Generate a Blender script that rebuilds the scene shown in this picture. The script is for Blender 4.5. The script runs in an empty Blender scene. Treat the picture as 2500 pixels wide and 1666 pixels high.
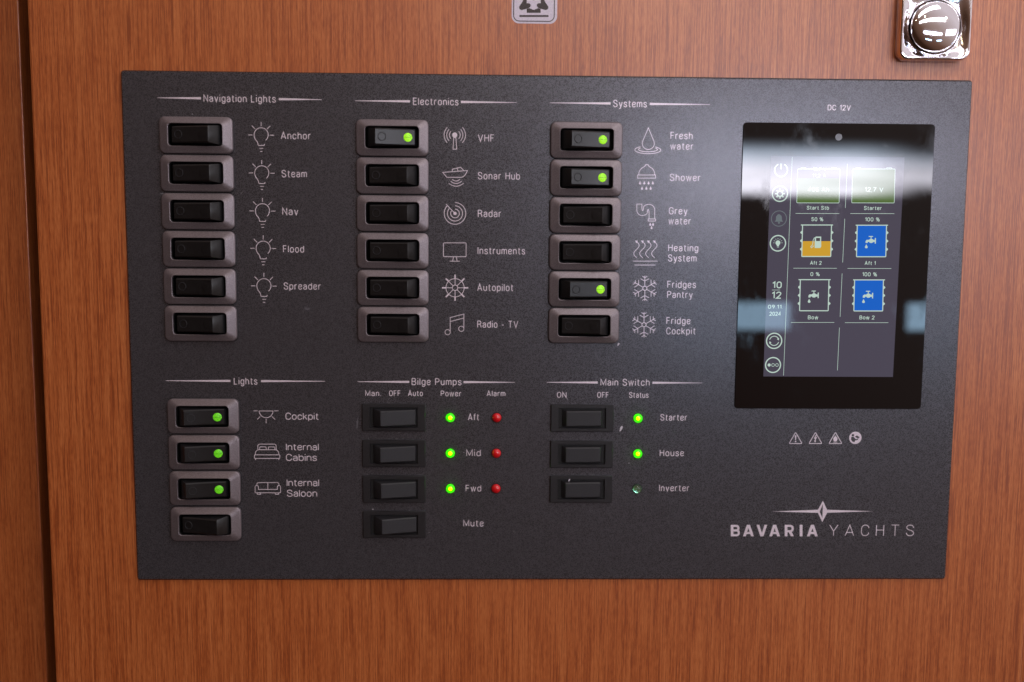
import bpy, bmesh, math, random
from mathutils import Vector, Matrix
random.seed(7)
S = bpy.context.scene
COL = S.collection
MM = 0.001

# ------------------------------------------------------------------ camera
CAM_C = Vector((-0.032284514, -0.508150119, 0.046823033))
CAM_R = Matrix(((0.999686514, -0.005068810, -0.024518986),
                (-0.023895086, 0.099278473, -0.994772743),
                (0.007476522, 0.995046779, 0.099126231)))
FPX = 2300.0
cam = bpy.data.cameras.new('camera')
camo = bpy.data.objects.new('camera', cam)
COL.objects.link(camo)
camo.matrix_world = Matrix.Translation(CAM_C) @ CAM_R.to_4x4()
cam.sensor_width = 36.0
cam.lens = FPX * 36.0 / 2500.0
cam.clip_start = 0.01
cam.clip_end = 50
cam.dof.use_dof = True
cam.dof.focus_distance = 0.513
cam.dof.aperture_fstop = 4.0
S.camera = camo

# ------------------------------------------------------------------ world and lamps
w = bpy.data.worlds.new('World'); S.world = w; w.use_nodes = True
nt = w.node_tree
bg = nt.nodes['Background']
tc = nt.nodes.new('ShaderNodeTexCoord')
sx = nt.nodes.new('ShaderNodeSeparateXYZ')
rp = nt.nodes.new('ShaderNodeValToRGB')
nt.links.new(tc.outputs['Generated'], sx.inputs[0])
mr = nt.nodes.new('ShaderNodeMapRange')
mr.inputs['From Min'].default_value = -1; mr.inputs['From Max'].default_value = 1
dt = nt.nodes.new('ShaderNodeVectorMath'); dt.operation = 'DOT_PRODUCT'
dt.inputs[1].default_value = (0.66, 0.0, 0.75)
nt.links.new(tc.outputs['Generated'], dt.inputs[0])
nt.links.new(dt.outputs['Value'], mr.inputs['Value'])
nt.links.new(mr.outputs[0], rp.inputs[0])
rp.color_ramp.elements[0].position = 0.22; rp.color_ramp.elements[0].color = (0.035, 0.015, 0.008, 1)
rp.color_ramp.elements[1].position = 0.52; rp.color_ramp.elements[1].color = (0.17, 0.088, 0.058, 1)
e = rp.color_ramp.elements.new(0.68); e.color = (0.40, 0.29, 0.25, 1)
e = rp.color_ramp.elements.new(0.88); e.color = (0.80, 0.70, 0.72, 1)
nt.links.new(rp.outputs[0], bg.inputs[0])
bg.inputs[1].default_value = 1.0


def area(name, loc, target, sx_, sy_, radiance, color):
    l = bpy.data.lights.new(name, 'AREA'); l.shape = 'RECTANGLE'
    l.size = sx_; l.size_y = sy_
    l.energy = radiance * math.pi * sx_ * sy_      # W giving that radiance on the emitting side
    l.color = color
    o = bpy.data.objects.new(name, l); COL.objects.link(o)
    o.location = loc
    d = Vector(target) - Vector(loc)
    o.rotation_euler = d.to_track_quat('-Z', 'Y').to_euler()
    return o


# windows of the cabin side behind the camera (seen mirrored in the display glass)
lw = area('long_window', (0.53, -1.10, 0.184), (0.53, 0, 0.184), 0.62, 0.112, 1.0, (1, 1, 1))
lw.data.use_nodes = True
ln = lw.data.node_tree; em = ln.nodes['Emission']
lt = ln.nodes.new('ShaderNodeNewGeometry'); lx = ln.nodes.new('ShaderNodeSeparateXYZ'); ln.links.new(lt.outputs['Parametric'], lx.inputs[0])


def lmath(op, a, b=None):
    m_ = ln.nodes.new('ShaderNodeMath'); m_.operation = op
    for k_, v_ in enumerate((a, b)):
        if v_ is None: continue
        if isinstance(v_, (int, float)): m_.inputs[k_].default_value = v_
        else: ln.links.new(v_, m_.inputs[k_])
    return m_.outputs[0]


def lstep(src, a, b, lo=0.0, hi=1.0):
    m_ = ln.nodes.new('ShaderNodeMapRange'); m_.interpolation_type = 'SMOOTHSTEP'
    m_.inputs['From Min'].default_value = a; m_.inputs['From Max'].default_value = b
    m_.inputs['To Min'].default_value = lo; m_.inputs['To Max'].default_value = hi
    ln.links.new(src, m_.inputs['Value']); return m_.outputs[0]


WU, WV = lx.outputs[0], lx.outputs[1]
wleft = lmath('MULTIPLY', lstep(WV, .05, .15), lstep(WV, .50, .95, 1, 0))
wright = lmath('MULTIPLY', lmath('MULTIPLY', lstep(WV, .12, .34), lstep(WV, .45, .85, 1, 0)), .55)
wmix = lstep(WU, .58, .80)
wsum = lmath('ADD', lmath('MULTIPLY', wleft, lmath('SUBTRACT', 1.0, wmix)), lmath('MULTIPLY', wright, wmix))
wn = ln.nodes.new('ShaderNodeTexNoise'); wn.inputs['Scale'].default_value = 9.0; wn.inputs['Detail'].default_value = 3
wm = ln.nodes.new('ShaderNodeMapping'); wm.inputs['Scale'].default_value = (.45, 1.3, 1); ln.links.new(lt.outputs['Parametric'], wm.inputs[0]); ln.links.new(wm.outputs[0], wn.inputs['Vector'])
wsum = lmath('MULTIPLY', wsum, lstep(wn.outputs['Fac'], .3, .7, .78, 1.08))
ln.links.new(lmath('MULTIPLY', wsum, 27.0), em.inputs['Strength'])
wc = ln.nodes.new('ShaderNodeValToRGB'); wc.color_ramp.elements[0].color = (.90, .88, 1, 1); wc.color_ramp.elements[1].color = (.66, .80, 1, 1)
wc.color_ramp.elements[0].position = .45; wc.color_ramp.elements[1].position = .8
ln.links.new(WV, wc.inputs[0]); ln.links.new(wc.outputs[0], em.inputs['Color'])
area('low_window', (0.37, -1.10, -0.068), (0.37, 0, -0.068), 0.23, 0.046, 9.0, (0.48, 0.74, 1.0))
area('low_window_2', (0.79, -1.10, -0.068), (0.79, 0, -0.068), 0.20, 0.046, 10.0, (0.48, 0.74, 1.0))
area('side_windows', (1.25, -0.85, 0.22), (0.15, 0, 0.03), 0.70, 0.20, 5.5, (0.88, 0.90, 1.0))
area('sheen_strip', (0.40, -1.05, 0.53), (0.10, 0, 0.05), 0.95, 0.085, 8.0, (1.0, 0.96, 0.97))  # unseen strip lamp added for the sheen on the upper wood
# key lamp added above right, shaped for falloff and a thin chrome streak
area('key_strip', (0.20, -0.36, 0.47), (0.02, 0, 0.08), 0.42, 0.10, 6.0, (1.0, 0.95, 0.97))
# small warm ceiling spots
for x, y, z in ((-0.5, -1.0, 0.75), (0.25, -1.3, 0.8), (0.9, -0.9, 0.6)):
    area('ceiling_spot', (x, y, z), (0, 0, 0), 0.035, 0.035, 60.0, (1.0, 0.78, 0.5))

S.view_settings.view_transform = 'Standard'
S.view_settings.look = 'None'
S.view_settings.exposure = 0.0
S.view_settings.gamma = 1.0
S.cycles.max_bounces = 8


# ------------------------------------------------------------------ helpers
def at(px, py, y=0.0):
    """photo pixel -> (x, z) in mm on the plane y (mm)"""
    d = CAM_R @ Vector(((px - 1250) / FPX, -(py - 833) / FPX, -1))
    t = (y * MM - CAM_C.y) / d.y
    q = CAM_C + t * d
    return (q.x / MM, q.z / MM)


def zoom(ox, oy, s):
    return lambda x, y: (ox + x / s, oy + y / s)


def new_obj(name, me, parent=None, loc=None, label=None):
    o = bpy.data.objects.new(name, me); COL.objects.link(o)
    if parent: o.parent = parent
    if loc: o.location = loc
    if label: o['label'] = label
    return o


def mesh(name, verts, faces, mat, smooth=False):
    me = bpy.data.meshes.new(name)
    me.from_pydata([(v[0] * MM, v[1] * MM, v[2] * MM) for v in verts], [], faces)
    me.materials.append(mat)
    bm = bmesh.new(); bm.from_mesh(me)
    bmesh.ops.recalc_face_normals(bm, faces=bm.faces)
    bm.to_mesh(me); bm.free()
    if smooth:
        me.shade_smooth()
    return me


class Ink:
    """flat printed shapes on a plane facing -Y, each stroke a hair above the last"""
    def __init__(s, y=-0.06):
        s.v = []; s.f = []; s.y = y; s.n = 0

    def lift(s):
        s.n += 1
        return s.y - 0.004 * (s.n % 14)

    def poly(s, pts):
        y = s.lift(); b = len(s.v)
        s.v += [(p[0], y, p[1]) for p in pts]
        s.f.append(tuple(range(b, b + len(pts))))

    def disc(s, c, r, n=28):
        s.poly([(c[0] + r * math.cos(2 * math.pi * k / n), c[1] + r * math.sin(2 * math.pi * k / n)) for k in range(n)])

    def line(s, pts, wd, closed=False):
        P = []
        for p in pts:
            if not P or math.hypot(p[0] - P[-1][0], p[1] - P[-1][1]) > 1e-4: P.append((p[0], p[1]))
        if closed and math.hypot(P[0][0] - P[-1][0], P[0][1] - P[-1][1]) < 1e-4: P.pop()
        n = len(P)
        if n < 2: return
        y = s.lift(); b = len(s.v); h = wd / 2
        for i in range(n):
            a = P[i - 1] if (closed or i > 0) else None
            c = P[(i + 1) % n] if (closed or i < n - 1) else None
            q = P[i]
            def nrm(u, v):
                dx, dy = v[0] - u[0], v[1] - u[1]; L = math.hypot(dx, dy); return (-dy / L, dx / L)
            if a and c:
                n1 = nrm(a, q); n2 = nrm(q, c)
                mx, my = n1[0] + n2[0], n1[1] + n2[1]
                L = mx * mx + my * my
                k = 2 / L if L > 0.35 else 2 / 0.35
                m = (mx * k, my * k)
            else:
                m = nrm(a, q) if a else nrm(q, c)
            s.v.append((q[0] + m[0] * h, y, q[1] + m[1] * h))
            s.v.append((q[0] - m[0] * h, y, q[1] - m[1] * h))
        for i in range(n if closed else n - 1):
            j = (i + 1) % n
            s.f.append((b + 2 * i, b + 2 * i + 1, b + 2 * j + 1, b + 2 * j))

    def arc(s, c, r, a0, a1, wd, ry=None, n=30):
        ry = ry or r
        pts = [(c[0] + r * math.cos(math.radians(a0 + (a1 - a0) * k / n)), c[1] + ry * math.sin(math.radians(a0 + (a1 - a0) * k / n))) for k in range(n + (0 if a1 - a0 == 360 else 1))]
        s.line(pts, wd, a1 - a0 == 360)

    def build(s, name, mat, parent, label=None):
        return new_obj(name, mesh(name, s.v, s.f, mat), parent, label=label)


def rounded(pts, r, closed=False, n=5, tall=1.0):
    """polyline with rounded corners; a point may carry its own radius"""
    out = []; N = len(pts)
    for i, p in enumerate(pts):
        rr = p[2] if len(p) > 2 else r
        if (not closed and i in (0, N - 1)) or rr <= 0:
            out.append((p[0], p[1])); continue
        a = pts[i - 1]; c = pts[(i + 1) % N]
        va = Vector((a[0] - p[0], a[1] - p[1])); vc = Vector((c[0] - p[0], c[1] - p[1]))
        la, lc = va.length, vc.length
        ka = la if (not closed and i == 1) else la / 2
        kc = lc if (not closed and i == N - 2) else lc / 2
        # a corner may run further along its upright side than along its level side
        fa = tall if abs(va.y) > abs(va.x) else 1.0; fc = tall if abs(vc.y) > abs(vc.x) else 1.0
        A = Vector(p[:2]) + va / la * min(rr * fa, ka); B = Vector(p[:2]) + vc / lc * min(rr * fc, kc); Q = Vector(p[:2])
        for k in range(n + 1):
            u = k / n
            # quadratic blended towards a circular corner
            wgt = 0.72
            d = (1 - u) ** 2 + 2 * wgt * u * (1 - u) + u * u
            pt = (A * (1 - u) ** 2 + Q * (2 * wgt * u * (1 - u)) + B * u * u) / d
            out.append((pt.x, pt.y))
    return out


X = 0.72
GL = {
 'A': (.56, [([(0, 0), (.28, 1, 0), (.56, 0)], 0), ([(.10, .3), (.46, .3)], 0)]),
 'B': (.48, [([(0, 0), (0, 1)], 0), ([(0, 1), (.44, 1), (.44, .53), (0, .53)], .2), ([(0, .53), (.48, .53), (.48, 0), (0, 0)], .22)]),
 'C': (.48, [([(.48, .70), (.48, 1), (0, 1), (0, 0), (.48, 0), (.48, .30)], .25)]),
 'D': (.50, [([(0, 0), (0, 1)], 0), ([(0, 1), (.50, 1), (.50, 0), (0, 0)], .27)]),
 'E': (.40, [([(.40, 1), (0, 1), (0, 0), (.40, 0)], 0), ([(0, .53), (.36, .53)], 0)]),
 'F': (.38, [([(.38, 1), (0, 1), (0, 0)], 0), ([(0, .52), (.34, .52)], 0)]),
 'G': (.50, [([(.50, .72), (.50, 1), (0, 1), (0, 0), (.50, 0), (.50, .48, 0), (.27, .48)], .25)]),
 'H': (.48, [([(0, 0), (0, 1)], 0), ([(.48, 0), (.48, 1)], 0), ([(0, .53), (.48, .53)], 0)]),
 'I': (.0, [([(0, 0), (0, 1)], 0)]),
 'L': (.38, [([(0, 1), (0, 0), (.38, 0)], 0)]),
 'M': (.64, [([(0, 0), (0, 1, 0), (.32, .12, 0), (.64, 1, 0), (.64, 0)], 0)]),
 'N': (.48, [([(0, 0), (0, 1, 0), (.48, 0, 0), (.48, 1)], 0)]),
 'O': (.50, [([(0, 0), (0, 1), (.50, 1), (.50, 0)], .26, 1)]),
 'P': (.46, [([(0, 0), (0, 1)], 0), ([(0, 1), (.46, 1), (.46, .46), (0, .46)], .24)]),
 'R': (.48, [([(0, 0), (0, 1)], 0), ([(0, 1), (.45, 1), (.45, .50), (0, .50)], .23), ([(.24, .50), (.42, .40, .1), (.48, 0)], .1)]),
 'S': (.48, [([(.46, .74), (.46, 1), (.01, 1), (.01, .58), (.48, .45), (.48, 0), (0, 0), (0, .27)], .24)]),
 'T': (.50, [([(0, 1), (.50, 1)], 0), ([(.25, 1), (.25, 0)], 0)]),
 'V': (.54, [([(0, 1), (.27, 0, 0), (.54, 1)], 0)]),
 'Y': (.54, [([(0, 1), (.27, .42, 0), (.54, 1)], 0), ([(.27, .42), (.27, 0)], 0)]),
 'a': (.38, [([(.02, .54), (.02, X), (.37, X), (.37, 0)], .18), ([(.37, .42), (0, .40), (0, 0), (.37, .0), (.37, .24)], .18)]),
 'b': (.40, [([(0, 0), (0, 1)], 0), ([(0, .3), (0, X), (.40, X), (.40, 0), (0, 0), (0, .3)], .2)]),
 'c': (.37, [([(.37, .50), (.37, X), (0, X), (0, 0), (.37, 0), (.37, .22)], .19)]),
 'd': (.40, [([(.40, 0), (.40, 1)], 0), ([(.40, .3), (.40, X), (0, X), (0, 0), (.40, 0), (.40, .3)], .2)]),
 'e': (.39, [([(0, .38), (.39, .38), (.39, X), (0, X), (0, 0), (.38, 0), (.38, .20)], .19)]),
 'f': (.26, [([(.10, 0), (.10, 1), (.28, 1)], .15), ([(0, X), (.26, X)], 0)]),
 'g': (.40, [([(.40, X), (.40, -.26), (.03, -.26), (.03, -.1)], .19), ([(.40, .3), (.40, X), (0, X), (0, .02), (.40, .02), (.40, .3)], .2)]),
 'h': (.39, [([(0, 0), (0, 1)], 0), ([(0, .45), (0, X), (.39, X), (.39, 0)], .19)]),
 'i': (.0, [([(0, 0), (0, X)], 0), ([(0, .93), (0, 1.04)], 0)]),
 'k': (.36, [([(0, 0), (0, 1)], 0), ([(.34, X), (.0, .28)], 0), ([(.12, .44), (.37, 0)], 0)]),
 'l': (.0, [([(0, 0), (0, 1)], 0)]),
 'm': (.62, [([(0, 0), (0, X)], 0), ([(0, .45), (0, X), (.31, X), (.31, 0)], .16), ([(.31, .45), (.31, X), (.62, X), (.62, 0)], .16)]),
 'n': (.38, [([(0, 0), (0, X)], 0), ([(0, .45), (0, X), (.38, X), (.38, 0)], .19)]),
 'o': (.40, [([(0, 0), (0, X), (.40, X), (.40, 0)], .2, 1)]),
 'p': (.40, [([(0, -.26), (0, X)], 0), ([(0, .3), (0, X), (.40, X), (.40, 0), (0, 0), (0, .3)], .2)]),
 'r': (.24, [([(0, 0), (0, X)], 0), ([(0, .40), (0, X), (.25, X)], .18)]),
 's': (.35, [([(.34, .54), (.34, X), (.01, X), (.01, .42), (.35, .33), (.35, 0), (0, 0), (0, .19)], .17)]),
 't': (.25, [([(.09, .93), (.09, 0), (.26, 0)], .14), ([(0, X), (.25, X)], 0)]),
 'u': (.38, [([(0, X), (0, 0), (.38, 0), (.38, .3)], .19), ([(.38, X), (.38, 0)], 0)]),
 'v': (.40, [([(0, X), (.20, 0, 0), (.40, X)], 0)]),
 'w': (.60, [([(0, X), (.15, 0, 0), (.30, X, 0), (.45, 0, 0), (.60, X)], 0)]),
 'y': (.40, [([(0, X), (.21, .02)], 0), ([(.40, X), (.17, -.26), (.02, -.26)], .08)]),
 '0': (.42, [([(0, 0), (0, 1), (.42, 1), (.42, 0)], .21, 1)]),
 '1': (.20, [([(0, .78), (.20, 1, 0), (.20, 0)], 0)]),
 '2': (.42, [([(0, .74), (0, 1), (.42, 1), (.42, .60), (0, 0, 0), (.44, 0)], .21)]),
 '4': (.46, [([(.34, 0), (.34, 1, 0), (0, .26, 0), (.46, .26)], 0)]),
 '5': (.42, [([(.40, 1), (.03, 1, 0), (.03, .56, 0), (.42, .62), (.42, 0), (0, 0), (0, .24)], .2)]),
 '7': (.42, [([(0, 1), (.42, 1, 0), (.12, 0)], 0)]),
 '9': (.42, [([(.42, .75), (.42, 1), (0, 1), (0, .48), (.42, .48), (.42, .75)], .21), ([(.42, .75), (.42, .5, .3), (.16, 0)], .3)]),
 '.': (.0, [([(0, 0), (0, .06)], 0)]),
 ',': (.0, [([(0, .05), (-.05, -.14)], 0)]),
 '-': (.26, [([(0, .38), (.26, .38)], 0)]),
 '%': (.62, [([(0, .55), (0, 1), (.24, 1), (.24, .55)], .12, 1), ([(.38, 0), (.38, .45), (.62, .45), (.62, 0)], .12, 1), ([(.50, 1), (.12, 0)], 0)]),
 ' ': (.14, []),
}


def text(ink, st, x0, x1, zb, cap, sw, gap=.17):
    """set st between x0 and x1 (mm), baseline zb, cap height cap, stroke width sw"""
    pen = 0; place = []
    for i, ch in enumerate(st):
        place.append(pen); pen += GL[ch][0] + gap
    native = pen - gap
    k = (x1 - x0 - sw) / native
    ky = cap - sw
    for ch, px_ in zip(st, place):
        for stk in GL[ch][1]:
            pts, r = stk[0], stk[1]; cl = len(stk) > 2
            P = [(x0 + sw / 2 + k * (px_ + p[0]), zb + sw / 2 + ky * p[1]) for p in rounded(pts, r, cl, 6, 1.45)]
            ink.line(P, sw, cl)


# ------------------------------------------------------------------ materials
def material(name, base=(.5, .5, .5), rough=.5, metal=0.0, spec=.5, coat=0, emit=None, es=0, trans=0, ior=1.45):
    m = bpy.data.materials.new(name); m.use_nodes = True
    b = m.node_tree.nodes['Principled BSDF']
    b.inputs['Base Color'].default_value = (*base, 1)
    b.inputs['Roughness'].default_value = rough
    b.inputs['Metallic'].default_value = metal
    b.inputs['Specular IOR Level'].default_value = spec
    b.inputs['Coat Weight'].default_value = coat
    b.inputs['IOR'].default_value = ior
    b.inputs['Transmission Weight'].default_value = trans
    if emit:
        b.inputs['Emission Color'].default_value = (*emit, 1)
        b.inputs['Emission Strength'].default_value = es
    return m


def tex(m, scale, lo, hi, detail=4, stretch=(1, 1, 1), bump=0, dist=.0002, rough=None, contrast=(.3, .7), grains=False):
    """noise-varied base colour with optional bump"""
    n = m.node_tree; b = n.nodes['Principled BSDF']
    t = n.nodes.new('ShaderNodeTexCoord'); mp = n.nodes.new('ShaderNodeMapping')
    mp.inputs['Scale'].default_value = stretch
    if grains:      # random grey per tiny cell: powder-coat speckle
        ns = n.nodes.new('ShaderNodeTexVoronoi'); ns.inputs['Scale'].default_value = scale
        sp = n.nodes.new('ShaderNodeSeparateColor'); n.links.new(ns.outputs['Color'], sp.inputs[0]); fac = sp.outputs[0]
    else:
        ns = n.nodes.new('ShaderNodeTexNoise'); ns.inputs['Scale'].default_value = scale; ns.inputs['Detail'].default_value = detail
        fac = ns.outputs['Fac']
    n.links.new(t.outputs['Object'], mp.inputs[0]); n.links.new(mp.outputs[0], ns.inputs['Vector'])
    r = n.nodes.new('ShaderNodeValToRGB')
    r.color_ramp.elements[0].position = contrast[0]; r.color_ramp.elements[0].color = (*lo, 1)
    r.color_ramp.elements[1].position = contrast[1]; r.color_ramp.elements[1].color = (*hi, 1)
    n.links.new(fac, r.inputs[0]); n.links.new(r.outputs[0], b.inputs['Base Color'])
    if rough:
        q = n.nodes.new('ShaderNodeMapRange')
        q.inputs['From Min'].default_value = .3; q.inputs['From Max'].default_value = .7
        q.inputs['To Min'].default_value = rough[0]; q.inputs['To Max'].default_value = rough[1]
        n.links.new(fac, q.inputs['Value']); n.links.new(q.outputs[0], b.inputs['Roughness'])
    if bump:
        bp = n.nodes.new('ShaderNodeBump'); bp.inputs['Strength'].default_value = bump; bp.inputs['Distance'].default_value = dist
        n.links.new(fac, bp.inputs['Height']); n.links.new(bp.outputs[0], b.inputs['Normal'])
    return m


def wood_mat(name, seed=0.0, gain=1.0):
    m = bpy.data.materials.new(name); m.use_nodes = True
    n = m.node_tree; b = n.nodes['Principled BSDF']; L = n.links.new
    t = n.nodes.new('ShaderNodeTexCoord')
    def noise(sxyz, scale, detail, dist=0.0, rgh=.6):
        mp = n.nodes.new('ShaderNodeMapping'); mp.inputs['Scale'].default_value = sxyz
        mp.inputs['Location'].default_value = (seed, seed * .3, seed * 2)
        ns = n.nodes.new('ShaderNodeTexNoise'); ns.inputs['Scale'].default_value = scale
        ns.inputs['Detail'].default_value = detail; ns.inputs['Distortion'].default_value = dist
        ns.inputs['Roughness'].default_value = rgh
        L(t.outputs['Object'], mp.inputs[0]); L(mp.outputs[0], ns.inputs['Vector']); return ns
    fine = noise((1, 1, .011), 1700, 2, .0, .6)        # pores, a millimetre or two apart
    mid = noise((1, 1, .010), 620, 2, .10)
    broad = noise((1, 1, .05), 42, 3, .9)
    fleck = noise((1, 1, .09), 2300, 1)
    def add(a, wa, c, wc):
        x = n.nodes.new('ShaderNodeMath'); x.operation = 'MULTIPLY'; x.inputs[1].default_value = wa; L(a, x.inputs[0])
        y = n.nodes.new('ShaderNodeMath'); y.operation = 'MULTIPLY_ADD'; y.inputs[1].default_value = wc; L(c, y.inputs[0]); L(x.outputs[0], y.inputs[2])
        return y.outputs[0]
    f = add(add(fine.outputs['Fac'], .46, mid.outputs['Fac'], .12), 1, add(broad.outputs['Fac'], .10, fleck.outputs['Fac'], .34), 1)
    pore = noise((1, 1, .018), 1900, 1, .0, .5)
    pm = n.nodes.new('ShaderNodeMapRange'); pm.inputs['From Min'].default_value = .34; pm.inputs['From Max'].default_value = .47
    pm.inputs['To Min'].default_value = -.13; pm.inputs['To Max'].default_value = .012
    L(pore.outputs['Fac'], pm.inputs['Value'])
    pa = n.nodes.new('ShaderNodeMath'); pa.operation = 'ADD'; L(f, pa.inputs[0]); L(pm.outputs[0], pa.inputs[1]); f = pa.outputs[0]
    r = n.nodes.new('ShaderNodeValToRGB')
    cr = r.color_ramp
    g = gain
    cr.elements[0].position = .405; cr.elements[0].color = (.250 * g, .053 * g, .011 * g, 1)
    cr.elements[1].position = .63; cr.elements[1].color = (.52 * g, .168 * g, .048 * g, 1)
    e = cr.elements.new(.49); e.color = (.385 * g, .094 * g, .020 * g, 1)
    L(f, r.inputs[0]); L(r.outputs[0], b.inputs['Base Color'])
    b.inputs['Roughness'].default_value = .36
    b.inputs['Specular IOR Level'].default_value = .85
    bp = n.nodes.new('ShaderNodeBump'); bp.inputs['Strength'].default_value = .25; bp.inputs['Distance'].default_value = .0002
    L(f, bp.inputs['Height']); L(bp.outputs[0], b.inputs['Normal'])
    return m


WOOD = wood_mat('mahogany_veneer')
WOOD2 = wood_mat('mahogany_veneer_side', 3.1, .9)
PLATE = tex(material('plate_satin', rough=.36, metal=.62), 2900, (.064, .064, .072), (.113, .113, .128), 1, bump=.05, dist=.00004, rough=(.25, .33), contrast=(.05, .95), grains=True)
FRAME = tex(material('frame_satin', rough=.42, metal=.55), 2900, (.155, .132, .140), (.220, .190, .202), 2, bump=.06, dist=.00004, contrast=(.05, .95), grains=True)
ROCK = tex(material('rocker_black', rough=.34), 900, (.006, .006, .0064), (.011, .011, .0118), 3, bump=.10, dist=.0001)
BLACK = tex(material('black_plastic', rough=.42), 1200, (.010, .010, .011), (.020, .019, .021), 3, bump=.2, dist=.0001)
BLACK2 = tex(material('black_rocker_matt', rough=.52), 1300, (.012, .012, .014), (.022, .0215, .024), 3, bump=.25, dist=.0001)
HOLE_SHADE = material('cavity_shade', (.004, .004, .004), .6)  # near black stands in for the shade inside wells and gaps
INK = tex(material('ink_silver', rough=.36, metal=.25), 1800, (.64, .57, .63), (.84, .76, .83), 2)
LAMP_ON = tex(material('lamp_lit', (.05, .3, .01), .35, emit=(.30, 1.0, .004), es=.72), 2600, (.02, .2, .0), (.3, .6, .02), 2, bump=.5, dist=.0002)
LAMP_DIM = tex(material('lamp_lit_dimmer', (.05, .3, .01), .35, emit=(.09, 1.0, .01), es=.42), 2600, (.02, .2, .0), (.2, .6, .02), 2, bump=.5, dist=.0002)
SLOT = material('lamp_slot', (.01, .06, .005), .5)
GLASS = material('display_glass', (.003, .003, .004), .02, spec=.55)
LCD = material('lcd_backlight_haze', (.004, .004, .006), .02, spec=.55, emit=(.40, .36, .53), es=.15)  # screen backlight, raised to add glare haze over the lit area


def lcd(name, c, s): return material(name, tuple(.02 * v for v in c), .02, spec=.55, emit=c, es=s)


UI = lcd('screen_white', (.72, .93, .82), .66)
def smudgy(m):
    n = m.node_tree; b = n.nodes['Principled BSDF']
    t = n.nodes.new('ShaderNodeTexCoord'); mp = n.nodes.new('ShaderNodeMapping'); mp.inputs['Rotation'].default_value = (0, .6, 0); mp.inputs['Scale'].default_value = (1, 1, .7)
    ns = n.nodes.new('ShaderNodeTexNoise'); ns.inputs['Scale'].default_value = 45; ns.inputs['Detail'].default_value = 6; ns.inputs['Roughness'].default_value = .7
    q = n.nodes.new('ShaderNodeMapRange'); q.inputs['From Min'].default_value = .5; q.inputs['From Max'].default_value = .72
    q.inputs['To Min'].default_value = .02; q.inputs['To Max'].default_value = .13
    n.links.new(t.outputs['Object'], mp.inputs[0]); n.links.new(mp.outputs[0], ns.inputs['Vector']); n.links.new(ns.outputs['Fac'], q.inputs['Value']); n.links.new(q.outputs[0], b.inputs['Roughness'])
    return m


smudgy(GLASS); smudgy(LCD)
UI_DIM = lcd('screen_dim', (.45, .55, .60), .28)
UI_BLUE = lcd('screen_blue', (.004, .13, .62), .85)
UI_GOLD = lcd('screen_gold', (.72, .40, .035), .8)
UI_GREEN = lcd('screen_green', (.22, .42, .08), .30)
CHROME = material('chrome', (.76, .74, .78), .06, metal=1)
CHROME2 = tex(material('chrome_worn', rough=.08, metal=1), 60, (.80, .78, .82), (.9, .88, .92), 4, rough=(.07, .16))
for m_, lo_, hi_ in ((LAMP_ON, (.10, .62, .0), (.55, 1.0, .03)), (LAMP_DIM, (.03, .45, .0), (.22, 1.0, .03))):
    n_ = m_.node_tree; r_ = n_.nodes.new('ShaderNodeValToRGB'); q_ = [x for x in n_.nodes if x.type == 'TEX_NOISE'][0]
    r_.color_ramp.elements[0].position = .35; r_.color_ramp.elements[0].color = (*lo_, 1); r_.color_ramp.elements[1].position = .62; r_.color_ramp.elements[1].color = (*hi_, 1)
    n_.links.new(q_.outputs['Fac'], r_.inputs[0]); n_.links.new(r_.outputs[0], n_.nodes['Principled BSDF'].inputs['Emission Color'])
STICK = tex(material('sticker_white', rough=.4), 1500, (.52, .47, .56), (.66, .60, .68), 2)
STICK_INK = tex(material('sticker_ink', rough=.5), 1500, (.022, .014, .013), (.06, .045, .04), 2)
RED = material('led_red', (.62, .006, .012), .18, spec=.6, coat=.5)
LED_LENS = material('led_green_lens', (.35, 1.0, .25), .05, trans=1.0, ior=1.45)
LED_DIE = material('led_die', (.2, .9, .05), .4, emit=(.22, 1.0, .0), es=14.0)
LED_CUP = material('led_cup', (.05, .5, .03), .3, emit=(.22, 1.0, .0), es=.28)
LED_CUP_OFF = material('led_cup_off', (.40, .66, .50), .16, metal=.95)
LED_CLEAR = material('led_clear_lens', (.75, 1.0, .85), .05, trans=1.0, ior=1.45)
CHIP = material('paint_chip', (.55, .52, .58), .6)
SMEAR = material('smear', (.12, .115, .13), .5)


def tag(o, label=None, cat=None, group=None, kind=None):
    if label: o['label'] = label
    if cat: o['category'] = cat
    if group: o['group'] = group
    if kind: o['kind'] = kind
    return o


# ------------------------------------------------------------------ shapes
def rrect(cx, cz, w_, h_, r, n=6):
    pts = []
    for sx1, sz1, a in ((1, 1, 0), (-1, 1, 90), (-1, -1, 180), (1, -1, 270)):
        for k in range(n + 1):
            t = math.radians(a + 90 * k / n)
            pts.append((cx + sx1 * (w_ / 2 - r) + r * math.cos(t), cz + sz1 * (h_ / 2 - r) + r * math.sin(t)))
    return pts


def loft(rings, cap_first=False, cap_last=False, seg=6):
    """rings = list of (w, h, r, y) rounded rectangles centred on the origin"""
    v = []; f = []; N = None
    for (w_, h_, r, y) in rings:
        p = rrect(0, 0, w_, h_, max(r, .02), seg); N = len(p)
        v += [(q[0], y, q[1]) for q in p]
    for k in range(len(rings) - 1):
        for i in range(N):
            j = (i + 1) % N
            f.append((k * N + i, k * N + j, (k + 1) * N + j, (k + 1) * N + i))
    if cap_first: f.append(tuple(range(N)))
    if cap_last: f.append(tuple(range((len(rings) - 1) * N, len(rings) * N)))
    return v, f


def sharp_smooth(me, deg=35):
    me.shade_smooth()
    try:
        me.set_sharp_from_angle(angle=math.radians(deg))
    except Exception:
        pass
    return me


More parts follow.
